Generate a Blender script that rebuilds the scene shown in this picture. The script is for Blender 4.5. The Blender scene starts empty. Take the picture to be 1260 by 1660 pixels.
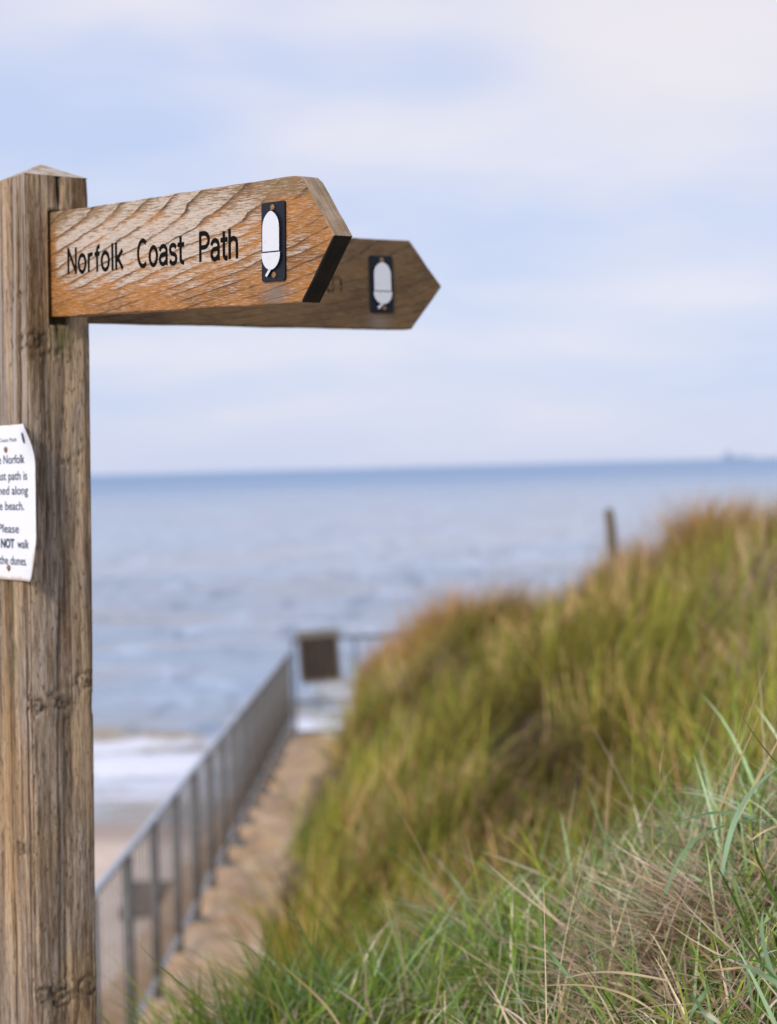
import bpy, math, random
import numpy as np
from mathutils import Matrix, Vector

S = bpy.context.scene
COL = S.collection
rng = np.random.default_rng(7)
random.seed(7)
R = math.radians

# ------------------------------------------------------------------ camera
# heights are measured from the photographer's eye (z = 0); the sea lies SEA below it
SEA = -7.5
FPX = 2951.0                                  # focal length in pixels of a 1260 px wide frame
PITCH, ROLL = math.atan2(72.8, FPX), R(1.5)
fwd = Vector((0, math.cos(PITCH), -math.sin(PITCH)))
up0 = Vector((0, math.sin(PITCH), math.cos(PITCH)))
rt0 = Vector((1, 0, 0))
rt = math.cos(ROLL)*rt0 - math.sin(ROLL)*up0
up = math.sin(ROLL)*rt0 + math.cos(ROLL)*up0
cam_d = bpy.data.cameras.new('camera')
cam = bpy.data.objects.new('camera', cam_d)
COL.objects.link(cam)
M3 = Matrix((rt, up, -fwd)).transposed()
cam.matrix_world = M3.to_4x4()
cam_d.sensor_fit = 'HORIZONTAL'
cam_d.sensor_width = 24.0
cam_d.lens = 24.0*FPX/1260
cam_d.clip_start, cam_d.clip_end = 0.05, 200000
cam_d.dof.use_dof = True
cam_d.dof.focus_distance = 2.25
cam_d.dof.aperture_fstop = (cam_d.lens/1000)/0.0165
cam_d.dof.aperture_blades = 9
S.camera = cam

S.view_settings.view_transform = 'Standard'
S.view_settings.look = 'None'
S.view_settings.exposure = 0.0
S.view_settings.gamma = 1.0
S.render.resolution_x, S.render.resolution_y = 777, 1024
S.cycles.max_bounces = 6
S.cycles.transparent_max_bounces = 4

# ------------------------------------------------------------------ node helper
class NT:
    def __init__(s, tree):
        s.t = tree; s.n = tree.nodes; s.l = tree.links
    def put(s, sock, v):
        if isinstance(v, bpy.types.NodeSocket): s.l.new(v, sock)
        elif v is not None: sock.default_value = v
    def m(s, op, a, b=None, c=None, clamp=False):
        n = s.n.new('ShaderNodeMath'); n.operation = op; n.use_clamp = clamp
        s.put(n.inputs[0], a); s.put(n.inputs[1], b)
        if c is not None: s.put(n.inputs[2], c)
        return n.outputs[0]
    def add(s, a, b): return s.m('ADD', a, b)
    def sub(s, a, b): return s.m('SUBTRACT', a, b)
    def mul(s, a, b): return s.m('MULTIPLY', a, b)
    def v(s, op, a, b=None):
        n = s.n.new('ShaderNodeVectorMath'); n.operation = op
        s.put(n.inputs[0], a)
        if b is not None: s.put(n.inputs[1], b)
        return n.outputs[0]
    def sep(s, a):
        n = s.n.new('ShaderNodeSeparateXYZ'); s.put(n.inputs[0], a); return n.outputs
    def comb(s, x, y, z):
        n = s.n.new('ShaderNodeCombineXYZ')
        for i, q in enumerate((x, y, z)): s.put(n.inputs[i], q)
        return n.outputs[0]
    def noise(s, vec, scale=1.0, detail=4, rough=.55, dist=0.0):
        n = s.n.new('ShaderNodeTexNoise')
        s.put(n.inputs['Vector'], vec); n.inputs['Scale'].default_value = scale
        n.inputs['Detail'].default_value = detail; n.inputs['Roughness'].default_value = rough
        n.inputs['Distortion'].default_value = dist
        return n.outputs['Fac']
    def mr(s, a, f0, f1, t0=0.0, t1=1.0, smooth=True):
        n = s.n.new('ShaderNodeMapRange'); n.clamp = True
        if smooth: n.interpolation_type = 'SMOOTHSTEP'
        s.put(n.inputs[0], a)
        for i, q in enumerate((f0, f1, t0, t1)): s.put(n.inputs[i+1], q)
        return n.outputs[0]
    def mix(s, f, a, b, mode='MIX'):
        n = s.n.new('ShaderNodeMix'); n.data_type = 'RGBA'; n.blend_type = mode; n.clamp_factor = True
        s.put(n.inputs[0], f)
        for i, q in ((6, a), (7, b)):
            if isinstance(q, tuple) and len(q) == 3: q = (*q, 1)
            s.put(n.inputs[i], q)
        return n.outputs[2]
    def attr(s, name):
        n = s.n.new('ShaderNodeAttribute'); n.attribute_name = name; return n.outputs
    def obj(s):
        n = s.n.new('ShaderNodeTexCoord'); return n.outputs['Object']
    def bump(s, h, strength=.3, dist=.01):
        n = s.n.new('ShaderNodeBump'); s.put(n.inputs['Strength'], strength)
        n.inputs['Distance'].default_value = dist; s.put(n.inputs['Height'], h); return n.outputs[0]
    def gauss(s, x, y, cx, cy, rx, ry):        # soft elliptical spot, 1 in its centre
        a = s.mul(s.sub(x, cx), 1/rx); b = s.mul(s.sub(y, cy), 1/ry)
        return s.m('EXPONENT', s.mul(s.add(s.mul(a, a), s.mul(b, b)), -1.0))

def material(name):
    m = bpy.data.materials.new(name); m.use_nodes = True
    N = NT(m.node_tree); p = N.n['Principled BSDF']
    return m, N, p

# ------------------------------------------------------------------ sky and sun
LSUN = Vector((-.38, -.78, .50)).normalized()
W = bpy.data.worlds.new('World'); S.world = W; W.use_nodes = True
N = NT(W.node_tree)
for n in list(N.n): N.n.remove(n)
out = N.n.new('ShaderNodeOutputWorld')
sky = N.n.new('ShaderNodeTexSky'); sky.sky_type = 'NISHITA'; sky.sun_disc = False
sky.sun_elevation = math.asin(LSUN.z); sky.sun_rotation = math.atan2(LSUN.x, LSUN.y)
bg1 = N.n.new('ShaderNodeBackground'); N.put(bg1.inputs[0], sky.outputs[0]); bg1.inputs[1].default_value = .10
d = N.n.new('ShaderNodeTexCoord').outputs['Generated']
dx, dy, dz = N.sep(d)
ay = N.m('MAXIMUM', N.m('ABSOLUTE', dy), .15)
u, v = N.m('DIVIDE', dx, ay), N.m('DIVIDE', dz, ay)
cv = N.comb(N.mul(u, 5.0), N.mul(dy, .8), N.mul(v, 20.0))
n1 = N.noise(cv, 1.0, 5, .5, .35)
n2 = N.noise(N.v('ADD', cv, (7.3, 2.1, 4.4)), 2.3, 5, .55, .2)
def spot(px, py, rx, ry, a):                  # direction of a cloud bank, its angular size, its weight
    return N.mul(N.gauss(u, v, (px-630)/FPX, (757-py)/FPX, rx/FPX, ry/FPX), a)
cl = N.add(N.mul(N.sub(n1, .5), 1.15), N.mul(N.sub(n2, .5), .5))
for a in ((1130, 60, 330, 170, .62), (120, 0, 330, 70, .50), (640, 20, 190, 55, .48), (640, 225, 260, 60, .42), (1180, 470, 230, 40, .30),
          (420, 560, 420, 50, .36), (770, 110, 130, 80, -.34), (200, 220, 330, 120, -.20), (1150, 300, 260, 70, -.12), (640, 690, 900, 60, -.05)):
    cl = N.add(cl, spot(*a))
cf = N.mr(cl, -.42, .78)
skyc = N.mix(cf, (.578, .68, .96), (.92, .88, .955))
skyc = N.mix(N.mr(v, .0, .06, .55, 0), skyc, (.69, .745, .965))
skyc = N.mix(N.m('MINIMUM', N.mul(spot(1200, 60, 480, 260, 1.0), .55), 1.0), skyc, (.93, .865, .885))
# sky strength raised towards the sun, behind the camera, as added fill light
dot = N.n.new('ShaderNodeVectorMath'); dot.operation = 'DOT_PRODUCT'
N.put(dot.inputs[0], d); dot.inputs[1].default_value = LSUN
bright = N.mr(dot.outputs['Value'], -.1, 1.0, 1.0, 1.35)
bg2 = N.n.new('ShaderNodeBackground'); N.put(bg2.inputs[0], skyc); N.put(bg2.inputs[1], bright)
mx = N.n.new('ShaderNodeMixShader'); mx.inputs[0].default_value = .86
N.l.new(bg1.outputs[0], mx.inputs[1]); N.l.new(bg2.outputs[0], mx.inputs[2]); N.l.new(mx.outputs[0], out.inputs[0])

sun_d = bpy.data.lights.new('sun', 'SUN'); sun_d.energy = 2.4; sun_d.angle = R(14); sun_d.color = (1, .90, .75)
sun = bpy.data.objects.new('sun', sun_d); COL.objects.link(sun)
sun.rotation_euler = LSUN.to_track_quat('Z', 'Y').to_euler()

# ------------------------------------------------------------------ object helpers
def tag(o, label=None, cat=None, group=None, kind=None):
    if label: o['label'] = label
    if cat: o['category'] = cat
    if group: o['group'] = group
    if kind: o['kind'] = kind
    return o
def empty(name, loc=(0, 0, 0)):
    o = bpy.data.objects.new(name, None); COL.objects.link(o); o.location = loc
    o.empty_display_size = .1
    return o
def link(name, me, mat=None, parent=None, loc=None):
    o = bpy.data.objects.new(name, me); COL.objects.link(o)
    if mat and not me.materials: me.materials.append(mat)
    if parent: o.parent = parent
    if loc is not None: o.location = loc
    return o
def mesh(name, V, F, smooth=False):
    me = bpy.data.meshes.new(name)
    me.from_pydata([tuple(map(float, p)) for p in V], [], [tuple(map(int, f)) for f in F])
    if smooth: me.polygons.foreach_set('use_smooth', [True]*len(me.polygons))
    me.update(); return me
def quads(name, V, Q, smooth=True):            # fast path for numpy arrays of quads
    me = bpy.data.meshes.new(name)
    V = np.asarray(V, np.float32); Q = np.asarray(Q, np.int32)
    me.vertices.add(len(V)); me.vertices.foreach_set('co', V.ravel())
    me.loops.add(Q.size); me.loops.foreach_set('vertex_index', Q.ravel())
    me.polygons.add(len(Q)); me.polygons.foreach_set('loop_start', np.arange(0, Q.size, 4, dtype=np.int32))
    me.polygons.foreach_set('use_smooth', np.full(len(Q), smooth))
    me.update(calc_edges=True); me.validate(); return me
class MB:                                      # collects simple shapes into one mesh
    def __init__(s): s.V = []; s.F = []
    def addm(s, V, F):
        k = len(s.V); s.V += [tuple(p) for p in V]; s.F += [tuple(i+k for i in f) for f in F]
    def box(s, c, h, ax=None, ch=0.0):         # centre, half sizes, axes; ch = chamfer
        ax = ax or (Vector((1, 0, 0)), Vector((0, 1, 0)), Vector((0, 0, 1)))
        c = Vector(c); a, b, q = h
        if ch <= 0:
            P = [c + ax[0]*x*a + ax[1]*y*b + ax[2]*z*q for x in (-1, 1) for y in (-1, 1) for z in (-1, 1)]
            s.addm(P, [(0, 1, 3, 2), (4, 6, 7, 5), (0, 4, 5, 1), (2, 3, 7, 6), (0, 2, 6, 4), (1, 5, 7, 3)])
        else:
            ring = [(a-ch, -b), (a, -b+ch), (a, b-ch), (a-ch, b), (-a+ch, b), (-a, b-ch), (-a, -b+ch), (-a+ch, -b)]
            P = []
            for z, k in ((-q, 1-ch/min(a, b)), (-q+ch, 1), (q-ch, 1), (q, 1-ch/min(a, b))):
                P += [c + ax[0]*x*k + ax[1]*y*k + ax[2]*z for x, y in ring]
            F = [(r*8+i, r*8+(i+1) % 8, r*8+8+(i+1) % 8, r*8+8+i) for r in range(3) for i in range(8)]
            F += [tuple(range(7, -1, -1)), tuple(range(24, 32))]
            s.addm(P, F)
    def tube(s, pts, r, n=8, cap=True):
        pts = [Vector(p) for p in pts]; k = len(pts); P = []
        rs = r if isinstance(r, (list, tuple)) else [r]*k
        for i, p in enumerate(pts):
            t = (pts[min(i+1, k-1)] - pts[max(i-1, 0)]).normalized()
            a = t.orthogonal().normalized() if i == 0 else (a - t*a.dot(t)).normalized()
            b = t.cross(a)
            P += [p + (a*math.cos(j*2*math.pi/n) + b*math.sin(j*2*math.pi/n))*rs[i] for j in range(n)]
        F = [(i*n+j, i*n+(j+1) % n, i*n+n+(j+1) % n, i*n+n+j) for i in range(k-1) for j in range(n)]
        if cap: F += [tuple(range(n-1, -1, -1)), tuple(range((k-1)*n, k*n))]
        s.addm(P, F)
    def build(s, name, mat, parent=None, loc=None, smooth=False):
        return link(name, mesh(name, s.V, s.F, smooth), mat, parent, loc)
def lattice(seed, n=256):
    return np.random.default_rng(seed).random((n, n))
_lat = {}
def vn(x, y, seed=0):                          # smooth value noise, 0..1
    if seed not in _lat: _lat[seed] = lattice(seed)
    L = _lat[seed]; x = np.asarray(x, float); y = np.asarray(y, float)
    xi = np.floor(x).astype(int); yi = np.floor(y).astype(int)
    fx = x-xi; fy = y-yi; fx = fx*fx*(3-2*fx); fy = fy*fy*(3-2*fy)
    g = lambda a, b: L[a % 256, b % 256]
    return (g(xi, yi)*(1-fx)+g(xi+1, yi)*fx)*(1-fy) + (g(xi, yi+1)*(1-fx)+g(xi+1, yi+1)*fx)*fy
def fbm(x, y, seed=0, o=4):
    s = 0; a = .5; t = 0
    for i in range(o):
        s = s + a*vn(x*2**i, y*2**i, seed+i); t += a; a *= .5
    return s/t
def sstep(a, b, x):
    t = np.clip((x-a)/(b-a), 0, 1); return t*t*(3-2*t)

# ------------------------------------------------------------------ terrain
ST = [  # distance ahead, then (sideways, height) across the dune
 (0.2, [(-3,-1.85),(-.8,-1.75),(-.3,-1.45),(0,-1.25),(.3,-1.05),(.6,-.9),(1,-.8),(3,-.6),(8,-.4)]),
 (1.2, [(-3,-1.85),(-.8,-1.75),(-.3,-1.40),(0,-1.14),(.3,-.92),(.6,-.78),(1,-.68),(3,-.5),(8,-.3)]),
 (2.2, [(-3,-1.95),(-1,-1.78),(-.5,-1.55),(-.2,-1.22),(0,-1.05),(.25,-.88),(.45,-.76),(.8,-.62),(3,-.42),(8,-.3)]),
 (2.8, [(-3,-2.05),(-1.2,-1.85),(-.7,-1.55),(-.42,-1.28),(-.3,-1.10),(0,-.99),(.25,-.85),(.48,-.70),(.8,-.57),(3,-.4),(8,-.3)]),
 (3.4, [(-3,-2.2),(-1.3,-2.0),(-.8,-1.65),(-.46,-1.14),(-.3,-1.06),(0,-.99),(.3,-.88),(.6,-.74),(1,-.62),(3,-.42),(8,-.3)]),
 (4.5, [(-3,-2.5),(-1.6,-2.5),(-.9,-2.3),(-.5,-1.9),(0,-1.58),(.5,-1.28),(1,-.98),(2,-.78),(4,-.55),(8,-.3)]),
 (6.0, [(-3,-2.75),(-1.6,-2.75),(-.9,-2.70),(-.5,-2.3),(0,-1.92),(.36,-1.7),(1,-1.32),(2,-1.0),(4,-.7),(8,-.4)]),
 (9.0, [(-3,-2.93),(-1.6,-2.93),(-.98,-2.92),(-.6,-2.6),(0,-2.25),(.4,-2.0),(1,-1.58),(2,-1.18),(4,-.75),(8,-.4)]),
 (12.7,[(-3,-3.09),(-1.6,-3.09),(-.95,-3.08),(-.6,-2.85),(0,-2.45),(.4,-2.15),(1,-1.75),(2,-1.30),(3.3,-.86),(6,-.4),(12,-.1)]),
 (18., [(-3,-3.33),(-1.6,-3.33),(-.88,-3.32),(-.5,-3.0),(0,-2.5),(.4,-2.15),(1,-1.8),(2,-1.38),(3.3,-.84),(6,-.4),(12,-.1)]),
 (24., [(-3,-3.6),(-1.6,-3.6),(-.75,-3.58),(-.5,-3.35),(0,-2.75),(.4,-2.3),(1,-1.8),(2,-1.40),(3.3,-.95),(6,-.5),(12,-.2)]),
]
SY = np.array([s[0] for s in ST])
def beach(X, Y):
    return SEA + np.clip((38.6-Y)*.024, -4, .6) + .05*(fbm(X*.35, Y*.35, 40)-.5)
def terrain(X, Y, rough=True):
    X = np.asarray(X, float); Y = np.asarray(Y, float)
    H = np.stack([np.interp(X, [p[0] for p in s[1]], [p[1] for p in s[1]]) for s in ST])
    k = np.clip(np.searchsorted(SY, Y)-1, 0, len(SY)-2)
    t = np.clip((Y-SY[k])/(SY[k+1]-SY[k]), 0, 1)
    i = np.arange(H[0].size).reshape(H[0].shape)
    Hf = H.reshape(len(SY), -1)
    h = Hf[k.ravel(), i.ravel()].reshape(X.shape)*(1-t) + Hf[(k+1).ravel(), i.ravel()].reshape(X.shape)*t
    # seaward end of the dune: it falls away to the beach behind its crest
    Ye = np.interp(X, [-2, -.9, -.5, .0, .2, 1, 2, 3.3, 6, 12], [24.4, 24.4, 23.6, 21.8, 20.2, 18.4, 17.4, 15.6, 14, 13])
    h = h - np.clip(Y-Ye, 0, None)*np.where(Y-Ye < 1.2, .75, 1.0)
    h = h - np.where(X < -1.72, (-1.72-X)*4.0, 0)        # sea wall side of the path
    if rough:
        n = sstep(-1.0, -.4, X)*sstep(.5, 3, Y)
        h = h + n*((fbm(X*1.25, Y*.9, 11, 3)-.5)*.75*sstep(4.5, 8, Y) + (fbm(X*3.5, Y*3.5, 17)-.5)*.11) + (fbm(X*6, Y*6, 23)-.5)*.035
        h = h - .26*np.exp(-((X-1.55)/.6)**2-((Y-17.2)/1.8)**2)
        h = h + (1-n)*((fbm(X*2.2, Y*1.1, 29)-.5)*.20 + .05*sstep(.35, .65, np.abs((Y*.55+fbm(X*1.5, Y*.6, 31)) % 1.0 - .5)*2))*sstep(4, 6, Y)*np.where(X < -1.3, .4, 1)
    return np.maximum(h, beach(X, Y))

xs = np.concatenate([np.arange(-70, -4, 3.0), np.arange(-4, -2.2, .2), np.arange(-2.2, 1.6, .05), np.arange(1.6, 5, .1), np.arange(5, 14, .4), np.arange(14, 75, 3.0)])
ys = np.concatenate([np.arange(-6, 1, .5), np.arange(1, 4.6, .05), np.arange(4.6, 25.5, .1), np.arange(25.5, 44, .4), np.arange(44, 76, 2.)])
GX, GY = np.meshgrid(xs, ys)
GZ = terrain(GX, np.clip(GY, .2, None))
V = np.stack([GX, GY, GZ], -1).reshape(-1, 3)
nx, ny = len(xs), len(ys)
I = np.arange(nx*ny).reshape(ny, nx)
Q = np.stack([I[:-1, :-1], I[:-1, 1:], I[1:, 1:], I[1:, :-1]], -1).reshape(-1, 4)
m_sand, N, p = material('sand')
co = N.obj(); sx, sy, sz = N.sep(co)
big = N.noise(co, 1.6, 5, .6); fine = N.noise(co, 40, 6, .7); mid = N.noise(co, 5.0, 6, .65)
path_c = N.mix(N.mr(big, .35, .7), (.60, .41, .25), (.50, .30, .155))
path_c = N.mix(N.mr(mid, .48, .68), path_c, (.64, .48, .34))
soil = N.mix(N.mr(mid, .35, .65), (.10, .068, .042), (.22, .15, .09))
dune = N.mr(N.add(sx, N.mul(N.sub(big, .5), .5)), -.98, -.72)
near = N.mr(sy, 4.8, 3.8)
c = N.mix(N.m('MAXIMUM', dune, near), path_c, soil)
bc = N.mix(N.mr(big, .3, .7), (.66, .50, .39), (.76, .62, .50))
bc = N.mix(N.mr(N.add(sy, N.mul(big, 3)), 37, 39.4), bc, (.42, .32, .26))      # wet sand by the water
c = N.mix(N.mr(sz, -6.2, -6.9), c, bc)
N.put(p.inputs['Base Color'], c)
N.put(p.inputs['Roughness'], N.mr(sy, 37.5, 39.5, .9, .28)); p.inputs['Specular IOR Level'].default_value = .3
N.put(p.inputs['Normal'], N.bump(N.add(fine, mid), .5, .03))
g = link('ground', quads('ground', V, Q), m_sand); tag(g, 'sandy path, dune bank and beach below', 'ground', kind='structure')

# ------------------------------------------------------------------ sea
m_sea, N, p = material('sea_water')
co = N.obj(); sx, sy, sz = N.sep(co)
w1 = N.noise(N.v('MULTIPLY', co, (.11, .26, 1)), 1.0, 5, .6, .4)
w2 = N.noise(N.v('MULTIPLY', co, (.55, 1.2, 1)), 1.0, 4, .6)
murk = N.noise(N.v('MULTIPLY', co, (.045, .075, 1)), 1.0, 4, .55, .3)
c = N.mix(N.mr(murk, .35, .68), (.29, .365, .47), (.36, .365, .39))
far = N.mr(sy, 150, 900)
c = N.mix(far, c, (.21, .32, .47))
surfn = N.noise(N.v('MULTIPLY', co, (.16, .30, 1)), 1.0, 5, .62, .5)
sand_w = N.mul(N.mr(N.sub(sy, N.m('MINIMUM', N.m('MAXIMUM', N.mul(N.add(sx, 5.4), 2.4), 0), 9)), 58, 52.5), N.mr(surfn, .36, .55))                         # churned sandy water seaward of the surf
c = N.mix(N.mul(sand_w, .9), c, (.33, .27, .19))
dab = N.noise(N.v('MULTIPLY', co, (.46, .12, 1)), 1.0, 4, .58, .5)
c = N.mix(N.mul(N.mr(dab, .50, .68), N.mr(sy, 900, 250, 0, .75)), c, (.13, .17, .23))  # shading of the waves painted in as dark dabs
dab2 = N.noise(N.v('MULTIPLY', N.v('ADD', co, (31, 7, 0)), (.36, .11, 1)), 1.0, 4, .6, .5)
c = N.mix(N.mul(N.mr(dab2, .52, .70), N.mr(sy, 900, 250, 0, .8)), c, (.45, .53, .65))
fo = N.attr('foam')[2]
fl = N.noise(N.v('MULTIPLY', co, (.9, 1.5, 1)), 1.0, 6, .65, .4)
foam = N.mr(N.add(fo, N.mul(N.sub(fl, .5), 1.7)), .22, .80)
c = N.mix(foam, c, (.66, .67, .735))
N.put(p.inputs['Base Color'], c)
N.put(p.inputs['Roughness'], N.add(N.mul(foam, .6), N.mr(sy, 60, 1500, .16, .42))); p.inputs['IOR'].default_value = 1.33
N.put(p.inputs['Specular IOR Level'], N.mr(foam, 0, 1, .5, .15))
N.put(p.inputs['Normal'], N.bump(N.add(N.mul(w1, 1.0), N.mul(w2, .45)), N.mr(sy, 70, 800, .42, .6), 1.2))
yy = np.concatenate([np.arange(37.5, 62, .25), np.arange(62, 130, .6), np.geomspace(130, 60000, 130)])
uu = np.linspace(-1, 1, 261)
UY = yy[:, None]; SXg = uu[None, :]*(18+UY*.75); SYg = UY+0*SXg
amp = 1/(1+(UY/260)**2)*sstep(39, 47, UY)
wob = fbm(SXg*.05, SYg*.05, 60)*9
SZg = amp*(.16*np.sin(SYg*.75+wob) + .10*np.sin(SYg*1.4+SXg*.22+wob*1.7) + .3*(fbm(SXg*.18, SYg*.3, 61)-.5))
yc = 50.0 + np.clip((SXg+5.4)*2.4, 0, 9) + 3.2*(fbm(SXg*.07, 0*SXg, 63)-.5) + .8*(fbm(SXg*.3, 0*SXg, 66)-.5)     # line of the breaking crest
crest = .50*np.exp(-((SYg-yc)/np.where(SYg < yc, .8, 2.2))**2)*sstep(.30, .55, fbm(SXg*.10+3, 0*SXg, 64))
SZg = SZg + crest
FO = sstep(40.2, 42.6, SYg+1.6*(fbm(SXg*.2, 0*SXg, 65)-.5)) * (1-sstep(-1.6, .1, SYg-yc))
FO = np.maximum(FO*(.50+.50*sstep(.34,.58,fbm(SXg*.07,SYg*.8,171)))*(.16+.74*sstep(.32,.60,fbm(SXg*.30,SYg*.6,167))), .55*np.exp(-((SYg-yc+.3)/.7)**2)*sstep(.35, .6, fbm(SXg*.3, SYg*.2, 67)))
FO = np.maximum(FO, .42*sstep(.63, .75, fbm(SXg*.08, SYg*.22, 68))*sstep(52, 60, SYg)*(1-sstep(75, 110, SYg)))
SZg = SZg + FO*.10*fbm(SXg*.9, SYg*.9, 69)
Vs = np.stack([SXg, SYg, SEA+SZg+.0*SXg], -1).reshape(-1, 3)
I = np.arange(Vs.shape[0]).reshape(len(yy), len(uu))
Qs = np.stack([I[:-1, :-1], I[:-1, 1:], I[1:, 1:], I[1:, :-1]], -1).reshape(-1, 4)
me = quads('sea', Vs, Qs)
a = me.attributes.new('foam', 'FLOAT', 'POINT'); a.data.foreach_set('value', FO.astype(np.float32).ravel())
sea = link('sea', me, m_sea); tag(sea, 'grey blue sea with white surf at the beach', 'sea', kind='structure')

# ------------------------------------------------------------------ wood of the signpost
def board_wood(name, seed, silver_amt, orange, brown, silver, dark):
    m, N, p = material(name)
    co = N.obj(); x, y, z = N.sep(co)
    cs = N.v('ADD', co, (seed*1.37, seed*.71, seed*2.13))
    zn = N.mul(N.add(z, .075), 1/.15)
    wr = N.noise(N.v('MULTIPLY', cs, (3.2, 8, 11)), 1.0, 2, .45)
    wr2 = N.noise(N.v('MULTIPLY', cs, (26, 30, 60)), 1.0, 4, .6)
    F = N.sub(N.mul(zn, 13.5), N.mul(N.mul(zn, zn), 4.6))
    phi = N.add(N.add(N.sub(F, N.mul(x, 13.0)), N.mul(N.sub(wr, .5), 2.3)), N.add(N.mul(N.sub(wr2, .5), .42), N.mul(y, 25)))
    t = N.m('FRACT', phi)
    vary0 = N.noise(N.v('MULTIPLY', cs, (40, 40, 160)), 1.0, 4, .6)
    late = N.mul(N.mr(N.add(t, N.mul(N.sub(vary0, .5), .25)), .76, .95), N.mr(t, 1.0, .97))                 # thin dark late wood line, sharp on one side
    vary = N.noise(N.v('MULTIPLY', cs, (9, 9, 30)), 1.0, 3, .5)
    late = N.mul(late, N.mr(vary, .34, .62, .05, 1.0))
    fl = N.noise(N.v('MULTIPLY', cs, (38, 60, 560)), 1.0, 8, .72)      # fibres along the board
    fl2 = N.noise(N.v('MULTIPLY', cs, (60, 60, 1300)), 1.0, 4, .6)
    bl = N.noise(N.v('MULTIPLY', cs, (9, 9, 26)), 1.0, 4, .6)
    a = N.mul(N.sub(x, .25), 1/.30); b = N.mul(N.sub(z, .018), 1/.058)
    dd = N.add(N.mul(a, a), N.mul(b, b))
    sil = N.sub(N.add(N.add(N.sub(silver_amt, dd), N.mul(N.sub(bl, .5), 3.6)), N.mul(N.sub(fl, .5), 5.2)), N.add(N.mul(late, .5), N.mul(N.mr(t, .40, .95), .85)))
    sil = N.mul(N.mr(sil, -.35, .75), N.mr(N.add(x, N.mul(N.sub(fl, .5), .02)), .008, .022))
    base = N.mix(N.mr(N.add(z, N.mul(N.sub(bl, .5), .09)), .028, .062), orange, brown)
    base = N.mix(N.mr(bl, .42, .66), base, tuple(q*.62 for q in orange))
    col = N.mix(N.mul(sil, .92), base, silver)
    fl3 = N.noise(N.v('MULTIPLY', cs, (55, 60, 700)), 1.0, 6, .72)
    col = N.mix(N.mr(fl3, .50, .36, 0, .7), col, N.mix(.55, base, dark))
    col = N.mix(N.mr(fl2, .50, .68, 0, .55), col, tuple(min(1, q*1.15) for q in silver))
    col = N.mix(N.mr(fl, .50, .30, 0, .62), col, tuple(q*1.5 for q in dark))
    col = N.mix(N.mul(late, .80), col, dark)
    # grey run-off stain under the badge
    st = N.mul(N.gauss(x, z, .570, -.063, .026, .020), .9)
    col = N.mix(N.mul(st, N.mr(bl, .3, .6)), col, (.21, .16, .125))
    endg = N.mr(x, .60, .632)
    N.put(p.inputs['Base Color'], col)
    N.put(p.inputs['Roughness'], N.mr(sil, 0, 1, .55, .85)); p.inputs['Specular IOR Level'].default_value = .3
    hgt = N.sub(N.add(N.mul(fl, .6), N.mul(fl2, .3)), N.mul(late, .45))
    N.put(p.inputs['Normal'], N.bump(hgt, .8, .0028))
    return m
m_f1 = board_wood('oak_varnish_worn', 0.0, 1.25, (.42, .170, .029), (.26, .165, .075), (.59, .50, .41), (.060, .032, .014))
m_f2 = board_wood('oak_weathered', 3.3, .35, (.165, .092, .034), (.17, .098, .040), (.27, .195, .125), (.05, .03, .015))

def end_wood(name, c1, c2):
    m, N, p = material(name)
    co = N.obj()
    n1 = N.noise(N.v('MULTIPLY', co, (60, 25, 60)), 1.0, 5, .6); n2 = N.noise(N.v('MULTIPLY', co, (20, 260, 20)), 1.0, 5, .6)
    c = N.mix(N.mr(n1, .35, .65), c1, c2); c = N.mix(N.mr(n2, .55, .42, 0, .5), c, tuple(q*.4 for q in c1))
    N.put(p.inputs['Base Color'], c); p.inputs['Roughness'].default_value = .85
    N.put(p.inputs['Normal'], N.bump(N.add(n1, n2), .5, .002)); return m
m_end = end_wood('oak_end_grain', (.26, .175, .10), (.36, .265, .175))
m_endd = end_wood('oak_end_grain_shaded', (.012, .008, .005), (.022, .014, .009))  # down-facing tip face, its shade put into the colour

m_post, N, p = material('post_timber')
co = N.obj(); x, y, z = N.sep(co)
st1 = N.noise(N.v('MULTIPLY', co, (38, 38, 1.3)), 1.0, 5, .6, .15)
st2 = N.noise(N.v('MULTIPLY', N.v('ADD', co, (3, 1, 2)), (130, 130, 4.5)), 1.0, 5, .6)
fib = N.noise(N.v('MULTIPLY', co, (520, 520, 30)), 1.0, 4, .62)
hair0 = N.noise(N.v('MULTIPLY', co, (180, 180, 9)), 1.0, 5, .65)
blo = N.noise(N.v('MULTIPLY', N.v('ADD', co, (8, 2, 5)), (11, 11, 2.6)), 1.0, 4, .6)
c = N.mix(N.mr(st1, .36, .62), (.115, .066, .032), (.53, .38, .235))
c = N.mix(N.mul(N.mr(blo, .46, .62), .85), c, N.mix(N.mr(hair0, .35, .65), (.20, .145, .10), (.44, .36, .29)))                  # grey, weathered out stretches
c = N.mix(N.mul(N.mr(blo, .46, .30), .55), c, (.46, .275, .115))                 # warmer, tan stretches
c = N.mix(N.mr(st2, .49, .33, 0, .75), c, (.085, .046, .022))
c = N.mix(N.mr(st2, .56, .74, 0, .45), c, (.52, .41, .31))
sp = N.noise(N.v('MULTIPLY', co, (210, 210, 75)), 1.0, 3, .5)
hair = N.noise(N.v('MULTIPLY', N.v('ADD', co, (0, 0, 0)), (330, 330, 42)), 1.0, 6, .7, .2)
c = N.mix(N.mr(hair, .50, .34, 0, .6), c, (.10, .058, .03))
c = N.mix(N.mr(hair, .52, .68, 0, .45), c, (.55, .42, .29))
c = N.mix(N.mr(sp, .60, .70, 0, .75), c, (.075, .047, .028))                     # short dark pores
grn = N.noise(N.v('MULTIPLY', N.v('ADD', co, (2, 9, 1)), (16, 16, 7)), 1.0, 4, .6)
at = N.attr('mark'); mk = N.sep(at[1])
c = N.mix(N.mul(mk[0], .92), c, (.035, .022, .013))                              # cracks, knots' rims
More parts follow.
